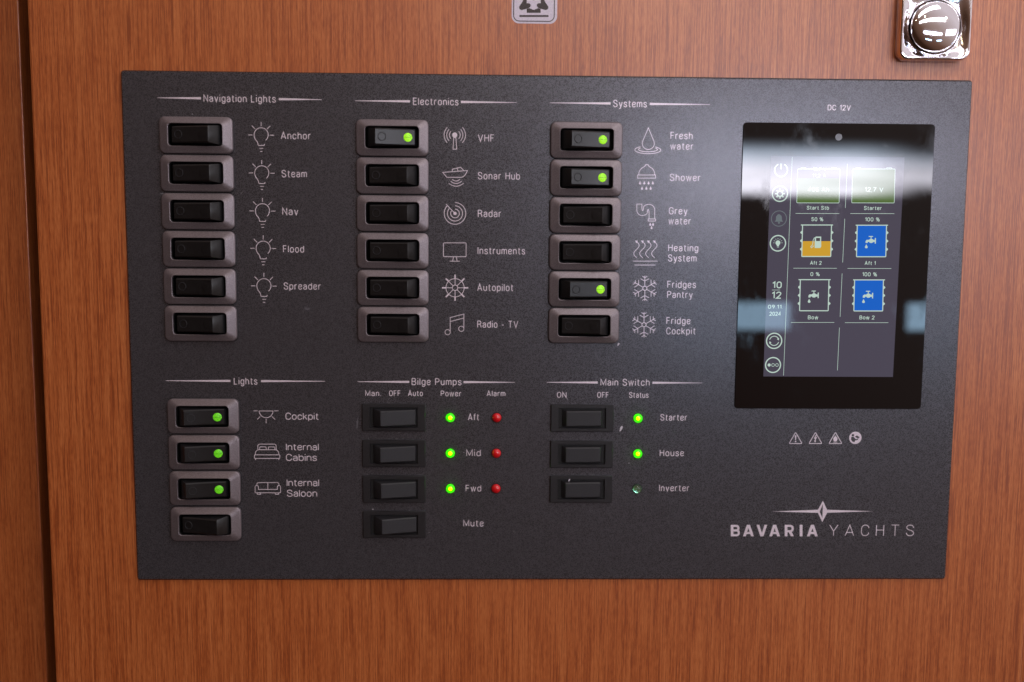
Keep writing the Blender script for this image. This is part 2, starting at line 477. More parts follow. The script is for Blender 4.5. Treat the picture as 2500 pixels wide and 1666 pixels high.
# ------------------------------------------------------------------ wooden door and side
YW = 2.2      # wood front is 2.2 mm behind the plate front
def board(name, x0, x1, z0, z1, y0, y1, mat, edge=1.2):
    pts = [(x0, y1), (x0, y0 + edge), (x0 + edge * .3, y0 + edge * .3), (x0 + edge, y0), (x1 - edge, y0), (x1 - edge * .3, y0 + edge * .3), (x1, y0 + edge), (x1, y1)]
    v = [(p[0], p[1], z) for z in (z0, z1) for p in pts]; n = len(pts)
    f = [tuple(range(n)), tuple(range(n, 2 * n))] + [(i, (i + 1) % n, n + (i + 1) % n, n + i) for i in range(n)]
    return sharp_smooth(mesh(name, v, f, mat), 20)


door = new_obj('locker_door', board('locker_door', -273.2, 273.6, -330, 330, YW, YW + 18, WOOD))
tag(door, 'reddish wood veneer locker door carrying the dark switch panel', 'door')
post = new_obj('side_post', board('side_post', -470, -286.2, -330, 330, 20, 40, WOOD2, .5))
tag(post, 'reddish wood post left of the dark vertical gap', 'post')
post2 = new_obj('side_post', board('side_post', 277.5, 480, -330, 330, 34, 50, WOOD2, 2.5))
tag(post2, 'shadowed wood post behind the right edge of the door', 'post')
back = new_obj('cabinet_wall', mesh('cabinet_wall', [(-600, 60, -400), (600, 60, -400), (600, 60, 400), (-600, 60, 400)], [(0, 1, 2, 3)], tex(material('gap_shade_wood', rough=.6), 300, (.012, .005, .003), (.03, .012, .008), 3, stretch=(1, 1, .05))))  # board behind the gaps, coloured near black as their shade
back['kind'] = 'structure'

# ------------------------------------------------------------------ the panel
panel = bpy.data.objects.new('switch_panel', None); COL.objects.link(panel)
panel.empty_display_size = .02
tag(panel, 'dark grey metal control panel of switches and a display on the wood door', 'control panel')
v, f = loft([(450, 273.8, 1.2, YW), (450, 273.8, 1.2, .45), (449.2, 273.0, 1.0, .0)], False, True, 4)
gv, gf = loft([(451.0, 274.8, 1.6, YW), (451.0, 274.8, 1.6, 1.1)], False, True, 4)  # black ring added to draw the shaded line round the plate edge
new_obj('edge_shade', mesh('edge_shade', gv, gf, HOLE_SHADE), panel)
plate = new_obj('face_plate', sharp_smooth(mesh('face_plate', v, f, PLATE), 30), panel)

ZA = zoom(350, 200, 4.612); ZB = zoom(350, 540, 4.612); ZC = zoom(350, 880, 3.409)
ZD = zoom(850, 200, 4.6125); ZE = zoom(850, 540, 4.6125); ZF = zoom(850, 880, 3.408)
ZG = zoom(1300, 200, 4.6125); ZH = zoom(1300, 540, 4.6125); ZI = zoom(1300, 880, 3.408)
ZS = zoom(1760, 240, 3.6766); ZT = zoom(1760, 640, 3.6766); ZU = zoom(1750, 1040, 3.92)
IDN = lambda x, y: (x, y)


def lettering(parent, words, sw=.45, mat=INK, name='lettering', y=-.06, gap=.26):
    """words = list of (string, x0, x1, ytop, ybase) in photo pixels; one printed text"""
    ink = Ink(y)
    for st, x0, x1, yt, yb in words:
        a = at(x0, yb, y); b = at(x1, yb, y); c = at((x0 + x1) / 2, yt, y); d = at((x0 + x1) / 2, yb, y)
        text(ink, st, a[0], b[0], d[1], c[1] - d[1], sw, gap)
    return ink.build(name, mat, parent)


HEAD = [('Navigation Lights', 384.7, 490.5, 497, 673.5, 680.6, 785.2, 231.7, 250.3, 241.4),
        ('Electronics', 866.9, 1001.1, 1008.3, 1119.5, 1125.3, 1261.5, 239.3, 257.6, 248.6),
        ('Systems', 1342.3, 1490.8, 1496.9, 1579.2, 1586.2, 1733.6, 244.3, 262.6, 253.6),
        ('Lights', 404.9, 562.7, 570.9, 628.7, 637.5, 793.5, 922, 939.6, 930.6),
        ('Bilge Pumps', 872.9, 999.1, 1004.9, 1126.7, 1131.7, 1257, 923.6, 941, 933),
        ('Main Switch', 1334.6, 1459.3, 1465.8, 1586.1, 1592.8, 1714.6, 925, 942.4, 934.5)]
for st, a, b, c, d, e_, g, yt, yb, ym in HEAD:
    lettering(panel, [(st, c, d, yt, yb)], .46, name='heading')
    cx, cz = at((c + d) / 2, ym)
    for p, q in ((a, b), (g, e_)):
        tip = at(p, ym)[0]; fat = at(q, ym)[0]
        ink = Ink(); ink.poly([(tip, cz + .13), (fat, cz + .62), (fat, cz - .62), (tip, cz - .13)])
        ink.build('heading_rule', INK, panel)

LAB = [[('Anchor', 685.6, 759.2, 322.1, 340.9)], [('Steam', 687.6, 749.6, 415.3, 433.7)], [('Nav', 689.3, 728.4, 507.2, 525.7)],
       [('Flood', 691, 742.5, 599.3, 617.3)], [('Spreader', 692.6, 783.7, 690, 707.9)],
       [('VHF', 1166.5, 1206.6, 328.3, 346.8)], [('Sonar Hub', 1166.5, 1269.5, 420.7, 439)], [('Radar', 1166.5, 1224, 512.6, 530.8)],
       [('Instruments', 1165.9, 1282.1, 603.5, 621.7)], [('Autopilot', 1165, 1253.3, 693.3, 711.3)], [('Radio - TV', 1165, 1265.2, 783.3, 801)],
       [('Fresh', 1636.7, 1690.9, 322.4, 340.6), ('water', 1636, 1693, 348.2, 366.4)], [('Shower', 1635, 1710.4, 424.7, 442.9)],
       [('Grey', 1632.8, 1678.3, 506.2, 524.2), ('water', 1631.7, 1687, 530.8, 548.8)],
       [('Heating', 1631.1, 1704.8, 596.7, 614.5), ('System', 1630.6, 1700.4, 621.6, 639.4)],
       [('Fridges', 1628.9, 1698.9, 686.2, 703.8), ('Pantry', 1628.5, 1690.9, 710.9, 728.4)],
       [('Fridge', 1626.7, 1685.5, 774.8, 792.2), ('Cockpit', 1626.3, 1698.3, 799.7, 817.2)]]
for wds in LAB: lettering(panel, wds)
for wds in ([('Cockpit', 697, 778.3, 1008, 1025.4)],
            [('Internal', 698.2, 778.3, 1082.8, 1100.2), ('Cabins', 698.2, 773.9, 1108.6, 1126)],
            [('Internal', 700, 779.2, 1170.2, 1187.6), ('Saloon', 700.5, 774.5, 1196, 1213.4)]):
    lettering(panel, wds, .46, gap=.17)
for wds in ([('Man.', 891.7, 930.1, 953.4, 967.6)], [('OFF', 949.8, 978.2, 953.4, 967.6)], [('Auto', 996.1, 1032.5, 953.4, 967.6)],
            [('Power', 1075.9, 1126.4, 954, 968.2)], [('Alarm', 1188, 1233.8, 954, 968.2)],
            [('ON', 1359.6, 1383, 957.2, 971.6)], [('OFF', 1457.9, 1486.3, 957.4, 971.8)], [('Status', 1535.6, 1583.2, 957.6, 972)],
            [('DC 12V', 2020.3, 2076.9, 256.3, 270.2)]):
    lettering(panel, wds, .40)
for wds in ([('Aft', 1142.5, 1169.8, 1010, 1027)], [('Mid', 1138.4, 1173.7, 1097.7, 1114.4)], [('Fwd', 1136.7, 1174.8, 1184.2, 1200.6)],
            [('Mute', 1131.1, 1180.7, 1269.3, 1286)], [('Starter', 1611.9, 1677.6, 1011.1, 1027.7)], [('House', 1610.4, 1669.7, 1097.9, 1114.4)],
            [('Inverter', 1609, 1682.9, 1183.6, 1200)]):
    lettering(panel, wds, .44)
lettering(panel, [('YACHTS', 2023.7, 2230.9, 1281.3, 1309.2)], .42, name='maker_lettering', gap=.50)


# ------------------------------------------------------------------ icons
class Icon(Ink):
    """strokes given in zoomed-photo units, laid on the plate"""
    def __init__(s, z, y=-.06, wd=.36):
        super().__init__(y); s.z = z; s.wd = wd; s.py = y
        o = at(*z(0, 0), y); a = at(*z(100, 0), y); s.k = (a[0] - o[0]) / 100   # mm per unit

    def P(s, p): return at(*s.z(p[0], p[1]), s.py)

    def l(s, pts, closed=False, wd=None, r=0):
        q = []
        for p in pts:
            m = s.P(p); q.append((m[0], m[1], p[2] * s.k) if len(p) > 2 else m)
        s.line(rounded(q, r * s.k, closed), wd or s.wd, closed); return s

    def fill(s, pts, r=0):
        q = [s.P(p) for p in pts]
        s.poly(rounded(q, r * s.k, True)) if r else s.poly(q); return s

    def a(s, c, r, a0=0, a1=360, wd=None, ry=None):
        s.arc(s.P(c), r * s.k, a0, a1, wd or s.wd, ry * s.k if ry else None); return s

    def dot(s, c, r): s.disc(s.P(c), r * s.k); return s

    def drop(s, x, y, h, w_):
        s.fill([(x, y - h / 2), (x + w_ * .32, y - h * .05), (x + w_ / 2, y + h * .22), (x + w_ * .3, y + h * .45), (x, y + h / 2),
                (x - w_ * .3, y + h * .45), (x - w_ / 2, y + h * .22), (x - w_ * .32, y - h * .05)])
        return s


def bow(x0, xm, x1, y0, ym):    # arc through three points, symmetric
    return [(x0 + (x1 - x0) * k / 12, y0 + (ym - y0) * (1 - (2 * k / 12 - 1) ** 2)) for k in range(13)]


def vbow(y0, y1, x0, xm):
    return [(x0 + (xm - x0) * (1 - (2 * k / 12 - 1) ** 2), y0 + (y1 - y0) * k / 12) for k in range(13)]


for (Z, cx, cy) in ((ZA, 1326, 598), (ZA, 1333, 1026), (ZA, 1341, 1453), (ZB, 1349, 306), (ZB, 1357, 729)):
    ic = Icon(lambda x, y, Z=Z, cx=cx, cy=cy: Z(x + cx, y + cy))
    pts = [(80 * math.cos(math.radians(t)), 80 * math.sin(math.radians(t))) for t in range(50, -216, -14)] + [(-64, 53), (-45, 76), (-36, 98), (-32, 120, 6), (36, 120, 6), (36, 103)]
    ic.l(pts)
    for a, b in (((0, -145), (0, -98)), ((-146, 1), (-97, 1)), ((96, 4), (145, 4)), ((-105, -103), (-69, -67)), ((103, -101), (67, -65)), ((-19, 153), (24, 153)), ((-11, 187), (16, 187))):
        ic.l([a, b])
    ic.build('light_bulb_icon', INK, panel)

ic = Icon(ZD); ic.dot((1200, 600), 29)
for x0, xm, hc in ((1157, 1140, 42), (1135, 1110, 64), (1115, 1080, 87)):
    ic.l(vbow(600 - hc, 600 + hc, x0, xm)); ic.l(vbow(600 - hc, 600 + hc, 2402 - x0, 2402 - xm))
ic.l([(1189, 628), (1181, 760), (1223, 760), (1213, 628)], True); ic.build('antenna_icon', INK, panel)
ic = Icon(ZD); ic.l([(1065, 1021, 0), (1343, 1000, 0), (1318, 1052, 20), (1285, 1077, 20), (1112, 1077, 5)], True)
ic.l([(1173, 1008), (1173, 985), (1265, 963), (1303, 1001)]); ic.l([(1227, 976), (1238, 1004)])
for x0, x1, y0, ym in ((1172, 1258, 1099, 1118), (1154, 1278, 1120, 1146), (1132, 1300, 1143, 1177)): ic.l(bow(x0, 0, x1, y0, ym))
ic.build('boat_icon', INK, panel)
ic = Icon(ZD); ic.dot((1203, 1483), 19); ic.l([(1103, 1379), (1195, 1475)])
for r, t in ((50, 143), (87, 139), (124, 137)): ic.a((1203, 1483), r, -360 + t, 90)
ic.build('radar_icon', INK, panel)
ic = Icon(ZE); ic.l([(1073, 246), (1328, 246), (1328, 402), (1073, 402)], True, r=12)
ic.l([(1187, 404), (1176, 452)]); ic.l([(1217, 404), (1228, 452)]); ic.l([(1143, 453), (1258, 453)]); ic.build('monitor_icon', INK, panel)
ic = Icon(ZE); ic.a((1204, 752), 31); ic.a((1204, 752), 104)
for k in range(8):
    t = math.radians(45 * k); c_, s_ = math.cos(t), math.sin(t)
    ic.l([(1204 + 32 * c_, 752 + 32 * s_), (1204 + 104 * c_, 752 + 104 * s_)])
    ic.l([(1204 + 104 * c_, 752 + 104 * s_), (1204 + 148 * c_, 752 + 148 * s_)], wd=.8)
ic.build('ship_wheel_icon', INK, panel)
ic = Icon(ZE); ic.l([(1149, 1252), (1149, 1087), (1303, 1048), (1303, 1214)]); ic.l([(1151, 1132), (1303, 1092)])
ic.a((1120, 1252), 30); ic.a((1274, 1214), 30); ic.build('music_note_icon', INK, panel)
ic = Icon(ZG)
dp = [(1305, 519)] + [(1304 + 68 * math.cos(math.radians(t)), 695 + 68 * math.sin(math.radians(t))) for t in range(-24, 205, 12)]
ic.l(dp, True)
ic.a((1299, 768), 148, 125, 415, ry=42); ic.a((1300, 763), 108, 142, 398, ry=25); ic.build('water_drop_icon', INK, panel)
ic = Icon(ZG); ic.l([(1197, 1050), (1200, 1010), (1225, 975), (1268, 952), (1273, 934, 4), (1303, 934, 4), (1308, 952), (1350, 975), (1373, 1010), (1376, 1050)], r=22)
ic.l([(1184, 1050), (1386, 1050), (1386, 1086), (1184, 1086)], True)
for x in (1211, 1259, 1307, 1355): ic.drop(x, 1137, 42, 26)
for x in (1234, 1282, 1330): ic.drop(x, 1197, 42, 26)
ic.build('shower_icon', INK, panel)
ic = Icon(ZG)
ic.l([(1313, 1540), (1313, 1437), (1294, 1437), (1292, 1507), (1175, 1507), (1175, 1378, 0), (1232, 1378, 0), (1232, 1452), (1250, 1452), (1250, 1381), (1376, 1381), (1376, 1540)], r=62)
ic.l([(1303, 1545), (1385, 1545), (1385, 1569), (1303, 1569)], True)
for x, y in ((1326, 1604), (1358, 1604), (1341, 1641)): ic.drop(x, y, 38, 25)
ic.build('drain_pipe_icon', INK, panel)
ic = Icon(ZH)
for k in range(4):
    o = 67 * k
    ic.l([(1175 + o, 415), (1130 + o, 372), (1160 + o, 330), (1215 + o, 276), (1175 + o, 234)], r=34)
    ic.fill([(1155 + o, 219), (1188 + o, 222), (1170 + o, 252)])
ic.l([(1130, 452), (1408, 452)]); ic.l([(1150, 496), (1385, 496)]); ic.build('heat_icon', INK, panel)
for (cx, cy) in ((1265, 758), (1256, 1168)):
    ic = Icon(ZH)
    ic.l([(cx + 25 * math.cos(math.radians(60 * k)), cy + 25 * math.sin(math.radians(60 * k))) for k in range(6)], True)
    for k in range(6):
        t = math.radians(90 + 60 * k)
        def q(r, o): return (cx + r * math.cos(t) - o * math.sin(t), cy - r * math.sin(t) - o * math.cos(t))
        ic.l([q(22, 0), q(142, 0)]); ic.l([q(108, 48), q(82, 0), q(108, -48)]); ic.l([q(137, 28), q(119, 0), q(137, -28)])
    ic.build('snowflake_icon', INK, panel)
ic = Icon(ZC); ic.l([(917, 421), (952, 421)]); ic.l([(1089, 421), (1125, 421)]); ic.l([(962, 422), (1080, 422)]); ic.a((1021, 422), 58, 180, 360)
ic.l([(972, 468), (948, 493)]); ic.l([(1070, 468), (1097, 493)]); ic.l([(1022, 490), (1022, 524)]); ic.build('ceiling_lamp_icon', INK, panel)
ic = Icon(ZC); ic.l([(953, 745), (953, 698), (1105, 698), (1105, 745)], r=17)
for x in (968, 1040): ic.l([(x, 743), (x, 721), (x + 54, 721), (x + 54, 743)], r=7)
ic.l([(931, 787), (936, 745), (1122, 745), (1129, 787)], r=26); ic.l([(924, 787), (1136, 787), (1136, 817), (924, 817)], True, r=6)
ic.l([(934, 817), (934, 830)]); ic.l([(1127, 817), (1127, 830)]); ic.build('bed_icon', INK, panel)
ic = Icon(ZC); ic.l([(945, 1042), (945, 1018), (1128, 1018), (1128, 1042)], r=14); ic.l([(1036, 1018), (1036, 1075)])
ic.l([(958, 1075, 0), (958, 1042), (930, 1042), (930, 1103, 6), (1142, 1103, 6), (1142, 1042), (1115, 1042), (1115, 1075, 0)], True, r=14)
for x in (948, 1098): ic.l([(x, 1104), (x, 1115), (x + 28, 1115), (x + 28, 1104)])
ic.build('sofa_icon', INK, panel)
# warning row
PLATE_INK = material('plate_ink_gap', (.038, .036, .043), .5, metal=.3)
for k, x in enumerate((754, 944, 1135)):
    ic = Icon(ZU, wd=.42); ic.l([(x, 62), (x + 62, 170), (x - 62, 170)], True, r=9)
    if k == 0: ic.fill([(x - 8, 92), (x + 8, 92), (x + 4, 138), (x - 4, 138)]); ic.dot((x, 151), 7)
    if k == 1: ic.fill([(x + 4, 85), (x - 17, 125), (x - 2, 121), (x - 8, 143), (x - 14, 143), (x - 2, 162), (x + 7, 140), (x, 142), (x + 15, 104), (x - 1, 110), (x + 14, 88)])
    if k == 2:
        ic.fill([(x - 1, 88), (x + 8, 108), (x + 19, 112), (x + 20, 135), (x + 8, 150), (x - 12, 150), (x - 22, 132), (x - 17, 112), (x - 7, 106)], r=8); ic.l([(x - 20, 157), (x + 20, 157)], wd=.25)
    ic.build('warning_icon', INK, panel)
ic = Icon(ZU); ic.dot((1326, 115), 60); rd = ic.build('read_manual_icon', INK, panel)
ic = Icon(ZU, y=-.13); ic.dot((1303, 90), 12); ic.fill([(1288, 106), (1308, 104), (1330, 128), (1352, 124), (1352, 134), (1322, 142), (1318, 158), (1296, 150), (1284, 128)])
ic.fill([(1322, 105), (1340, 92), (1368, 108), (1352, 124), (1334, 112)]); ic.build('reader_figure', PLATE_INK, rd)
# maker's star
ic = Icon(ZU)
ic.fill([(520, 820), (968, 803), (968, 833)]); ic.fill([(1502, 818), (1056, 803), (1056, 832)])
ic.fill([(1015, 716), (1056, 803), (1056, 832), (1010, 922), (1010, 880), (1016, 750)])
ic.fill([(1015, 716), (1016, 750), (984, 822), (1010, 880), (1010, 922), (968, 833), (968, 803)])
ic.build('maker_star', INK, panel)
ic = Icon(ZU)
def letter_a(x0, x1, flip=False):
    t, b = (947, 1058) if not flip else (1058, 947)
    w_ = x1 - x0; m_ = (x0 + x1) / 2
    ic.fill([(x0, b), (x0 + .26 * w_, b), (m_ + .10 * w_, t), (m_ - .14 * w_, t)])
    ic.fill([(x1, b), (x1 - .26 * w_, b), (m_ - .10 * w_, t), (m_ + .14 * w_, t)])
    if not flip: ic.fill([(x0 + .20 * w_, 1036), (x1 - .20 * w_, 1036), (x1 - .26 * w_, 1016), (x0 + .26 * w_, 1016)])
letter_a(250, 355); letter_a(380, 483, True); letter_a(502, 605); letter_a(862, 967)
ic.fill([(793, 947), (820, 947), (820, 1058), (793, 1058)])
for x in (133, 650):
    ic.fill([(x, 947), (x + 26, 947), (x + 26, 1058), (x, 1058)])
bw = 21 * ic.k
ic.l([(150, 957.5), (206, 957.5), (206, 1001), (150, 1001)], wd=bw, r=20); ic.l([(150, 1001), (210, 1001), (210, 1047.5), (150, 1047.5)], wd=bw, r=21)
ic.l([(668, 957.5), (726, 957.5), (726, 1009), (668, 1009)], wd=bw, r=24); ic.fill([(685, 1012), (712, 1008), (738, 1058), (709, 1058)])
ic.build('maker_lettering', INK, panel)
# wear: paint chips and a smear
def chip(Z, pts, mat=CHIP, y=-.05):
    ic = Icon(Z, y=y); ic.fill(pts); ic.build('paint_chip', mat, panel)
chip(ZI, [(722, 592), (730, 560), (742, 545), (753, 552), (745, 575), (731, 592)])
chip(ZH, [(955, 1410), (958, 1385), (966, 1370), (984, 1378), (974, 1398)])
ic = Icon(ZB, y=-.05); ic.a((1845, 970), 30, 185, 350, wd=.45); ic.a((1845, 974), 16, 170, 360, wd=.5); ic.build('rub_mark', SMEAR, panel)
chip(ZF, [(68, 568), (72, 500), (78, 470), (80, 520), (76, 568)], SMEAR)
for Z, x, y in ((ZA, 1245, 72), (ZA, 552, 364), (ZD, 1620, 492), (ZF, 672, 1434), (ZF, 962, 766), (ZI, 290, 322), (ZI, 802, 856), (ZH, 150, 674), (ZH, 312, 152), (ZD, 755, 857), (ZF, 205, 1240)):
    r = random.uniform(4, 7); a = random.uniform(0, 3)
    chip(Z, [(x + r * (1 + .5 * math.sin(3 * t + a)) * math.cos(t), y + r * .8 * math.sin(t)) for t in [k * 1.0472 for k in range(6)]])


# fine dust on the plate and the wood below the edges: nobody could count it
dust = Ink(-.045)
for k in range(520):
    if k % 2: x, z = random.uniform(-222, 222), random.uniform(-134, 134)
    else:
        cx = random.choice((-186, -84, 19)); x = cx + random.gauss(0, 16); z = random.choice((114, -35, -54, 94, 74, 55, -75, -95, -113, -3)) + random.gauss(0, 1.6)
    if abs(x) > 222 or (101 < x < 207 and -42 < z < 115): continue
    r = random.uniform(.05, .13) * random.choice((1, 1, 1.6)); a = random.uniform(0, 3)
    el = random.uniform(1, 2.6) if k % 7 else 7
    if k % 5 == 0: x = random.choice((-83.8, 18.9)) + random.uniform(-17, 17); z = random.choice((-38.05, -58.0, -77.85, -97.7)) + random.gauss(0, .22)
    dust.poly([(x + r * el * math.cos(t) * math.cos(a) - r * .7 * math.sin(t) * math.sin(a), z + r * el * math.cos(t) * math.sin(a) + r * .7 * math.sin(t) * math.cos(a)) for t in (0, 1.2, 2.2, 3.14, 4.3, 5.2)])
dobj = dust.build('dust', material('dust_grey', (.24, .23, .245), .8), panel); dobj['kind'] = 'stuff'


# ------------------------------------------------------------------ grey-framed rockers
def rocker_mesh(name, mat, L=10.0, hw=3.95, base=4.85, end=13.2, deep=7.5, dish=.45):
    """face along x, centre of face at the origin, raised towards -Y; local coordinates in mm"""
    prof = [(-end, -deep), (-L - .55, -.75), (-L, -.08)]
    for k in range(1, 12):
        x = -L + 2 * L * k / 12; prof.append((x, -dish * (1 - (x / L) ** 2)))
    prof += [(L, -.08), (L + .55, -.75), (end, -deep)]
    v = []; f = []; n = len(prof)
    for i, (x, h) in enumerate(prof):
        t = max(0, min(1, -h / deep)); hwid = hw + (base - hw) * t
        g = .5 if -h < 2 else 0.0
        v += [(x, deep, -base), (x, -h + g, -hwid - (.12 if g else 0)), (x, -h, -hwid + g), (x, -h, hwid - g), (x, -h + g, hwid + (.12 if g else 0)), (x, deep, base)]
    for i in range(n - 1):
        for j in range(5):
            f.append((i * 6 + j, (i + 1) * 6 + j, (i + 1) * 6 + j + 1, i * 6 + j + 1))
    return sharp_smooth(mesh(name, v, f, mat), 32)


FR_Y = -3.9
v, f = loft([(38.2, 19.1, 3.0, .0), (38.2, 19.1, 3.0, -1.5), (37.9, 18.8, 2.9, -2.0), (37.3, 18.2, 2.7, -2.3), (36.6, 17.5, 2.5, -2.42), (29.0, 12.4, 2.1, -3.82), (28.7, 12.1, 2.0, FR_Y), (28.3, 11.7, 1.8, FR_Y + .1), (28.1, 11.5, 1.7, -2.8)], seg=6)
frame_me = sharp_smooth(mesh('switch_frame', v, f, FRAME), 28)
v, f = loft([(28.4, 11.8, 1.7, -3.1), (28.1, 11.5, 1.6, -.3)], False, True, 5)
well_me = mesh('switch_well', v, f, HOLE_SHADE)  # black floor gives the deep shadow of the shallow opening
rock_me = rocker_mesh('rocker', ROCK, L=10.3, hw=4.15, base=5.1, end=13.5)
v, f = loft([(38.7, 19.62, 3.2, .0), (38.7, 19.62, 3.2, -.3)], False, True, 6)
shade_rim_me = mesh('shade_rim', v, f, HOLE_SHADE)  # black rim under the frame, also draws the gap shadow round it
ink = Ink(0); ink.arc((0, 0), 2.05, 0, 360, .26)
v = []; f = []
for k in range(24):
    a = 2 * math.pi * k / 24
    for r, y in ((1.82, .0), (1.90, -.24), (2.14, -.24), (2.26, .0)): v.append((r * math.cos(a), y, r * math.sin(a)))
for k in range(24):
    for j in range(3): f.append((k * 4 + j, ((k + 1) % 24) * 4 + j, ((k + 1) % 24) * 4 + j + 1, k * 4 + j + 1))
omark_me = mesh('off_mark', v, f, BLACK2)  # lighter black put in as the light the raised ring catches


def lens_me(name, mat, h=1.0):
    v = [(0, -.22 * h, 0)]; f = []
    for r, y in ((1.2, -.19), (2.0, -.1), (2.35, .05)):
        v += [(r * math.cos(2 * math.pi * k / 24), y * h, r * math.sin(2 * math.pi * k / 24)) for k in range(24)]
    f += [(0, 1 + k, 1 + (k + 1) % 24) for k in range(24)]
    for q in range(2): f += [(1 + q * 24 + k, 1 + (q + 1) * 24 + k, 1 + (q + 1) * 24 + (k + 1) % 24, 1 + q * 24 + (k + 1) % 24) for k in range(24)]
    return mesh(name, v, f, mat, True)


lens_on = lens_me('indicator_lamp', LAMP_ON, 2.0); lens_off = lens_me('indicator_lamp', ROCK, .25); lens_dim = lens_me('indicator_lamp', LAMP_DIM, 2.0)
slot_me = mesh('lamp_slot', [(-2.1, -.47, -.06), (2.1, -.47, -.06), (2.1, -.47, .06), (-2.1, -.47, .06)], [(0, 1, 2, 3)], SLOT)


def rocker_pose(tilt, rise=2.7, piv=8.0):
    """matrix of the rocker: face tilted about a pivot below; tilt>0 raises the right end. In plane (x, height)."""
    # height h maps to y = FR_Y - h ; rotation about +Y axis does not change z
    a = math.radians(tilt)
    M = Matrix.Translation(Vector((0, (FR_Y - rise + piv) * MM, 0))) @ Matrix.Rotation(-a, 4, 'Z') @ Matrix.Translation(Vector((0, -piv * MM, 0)))
    return M


def make_switch(cx, cz, lit, tilt=13.0, dim=False, lab=None):
    fr = new_obj('rocker_switch', frame_me, panel, (cx * MM, 0, cz * MM), lab)
    new_obj('switch_well', well_me, fr); new_obj('shade_rim', shade_rim_me, fr)
    M = rocker_pose(tilt if not lit else -tilt)
    rk = new_obj('rocker', rock_me, fr); rk.matrix_local = M
    def on_face(x, extra=0.0): return M @ Matrix.Translation(Vector((x * MM, (.45 * (1 - (x / 10) ** 2) - extra) * MM, 0))) @ Matrix.Rotation(math.atan(-.9 * x / 100), 4, 'Z')
    o = new_obj('off_mark', omark_me, fr); o.matrix_local = on_face(-6.8, .12)
    l = new_obj('indicator_lamp', (lens_dim if dim else lens_on) if lit else lens_off, fr); l.matrix_local = on_face(6.8, .06)
    if lit:
        l['label'] = 'lit green indicator lamp'
        s = new_obj('lamp_slot', slot_me, fr); s.matrix_local = on_face(6.8, .06)
    return fr


XC = (-186.4, -83.75, 18.95)
ROWS = [103.85 - 19.78 * k for k in range(6)]
DZ = (.25, -.1, -.3)
for c, names in enumerate((['Anchor', 'Steam', 'Nav', 'Flood', 'Spreader', None], ['VHF', 'Sonar Hub', 'Radar', 'Instruments', 'Autopilot', 'Radio - TV'], ['Fresh water', 'Shower', 'Grey water', 'Heating System', 'Fridges Pantry', 'Fridge Cockpit'])):
    for r, nm in enumerate(names):
        lit = nm in ('VHF', 'Fresh water', 'Shower', 'Fridges Pantry')
        lab = ('rocker switch with %s beside the word %s' % ('lit green lamp' if lit else 'dark lamp', nm)) if nm else 'unlabelled rocker switch below Spreader'
        make_switch(XC[c], ROWS[r] + DZ[c] * (1 - r / 5), lit, 13.0 + random.uniform(-.8, .8), lab=lab)
for r, nm in enumerate(('Cockpit', 'Internal Cabins', 'Internal Saloon', None)):
    lab = 'rocker switch with lit green lamp beside the words %s' % nm if nm else 'unlabelled unlit rocker switch below Internal Saloon'
    make_switch(XC[0], (-45.3, -65.2, -85.05, -105.0)[r], nm is not None, 13.0 if nm else 15.0, dim=True, lab=lab)

# ------------------------------------------------------------------ black snap-in rockers
BZ = -1.5
v, f = loft([(34.3, 15.0, .5, 0), (34.3, 15.0, .5, -1.1), (33.7, 14.4, .4, BZ), (26.0, 11.2, .35, BZ), (25.8, 11.0, .3, BZ + .25), (25.6, 10.8, .3, -.15)], seg=3)
bez_me = sharp_smooth(mesh('switch_bezel', v, f, BLACK), 28)
v, f = loft([(26.0, 11.2, .3, -.9), (25.9, 11.1, .3, -.12)], False, True, 3)
bwell_me = mesh('switch_well', v, f, HOLE_SHADE)
brock_me = rocker_mesh('rocker', BLACK2, L=9.4, hw=4.15, base=4.7, end=12.4, deep=7.0, dish=.05)


def black_switch(cx, cz, tilt, rise, lab):
    b = new_obj('main_switch', bez_me, panel, (cx * MM, 0, cz * MM), lab)
    new_obj('switch_well', bwell_me, b)
    rk = new_obj('rocker', brock_me, b); a = math.radians(tilt); piv = 7.0
    rk.matrix_local = Matrix.Translation(Vector((-.06 * tilt * MM, (BZ - rise + piv) * MM, 0))) @ Matrix.Rotation(-a, 4, 'Z') @ Matrix.Translation(Vector((0, -piv * MM, 0)))


for z, t, nm in ((-45.8, -14.5, 'beside the word Aft'), (-65.75, -13.5, 'beside the word Mid'), (-85.6, -15, 'beside the word Fwd'), (-105.5, -17, 'beside the word Mute')):
    black_switch(-83.8, z, t, 3.1, 'black rocker switch ' + nm)
for z, t, nm in ((-45.9, -3.5, 'in the row of the word Starter'), (-65.95, -3.2, 'in the row of the word House'), (-85.5, -3.5, 'in the row of the word Inverter')):
    black_switch(18.9, z, t, 2.2, 'black rocker switch ' + nm)
chip(ZI, [(298, 1012), (303, 992), (312, 985), (314, 992), (303, 1012)], y=BZ - .05)


# ------------------------------------------------------------------ status lamps
def dome(name, r, mat, h=1.0, n=28, m=8, y0=0.0, flange=0):
    v = []; f = []
    for q in range(m):
        t = math.pi / 2 * q / m
        v += [(r * math.cos(t) * math.cos(2 * math.pi * k / n), y0 - h * r * math.sin(t), r * math.cos(t) * math.sin(2 * math.pi * k / n)) for k in range(n)]
    v.append((0, y0 - h * r, 0))
    for q in range(m - 1): f += [(q * n + k, q * n + (k + 1) % n, (q + 1) * n + (k + 1) % n, (q + 1) * n + k) for k in range(n)]
    f += [((m - 1) * n + k, (m - 1) * n + (k + 1) % n, m * n) for k in range(n)]
    f.append(tuple(range(n)))
    return mesh(name, v, f, mat, True)


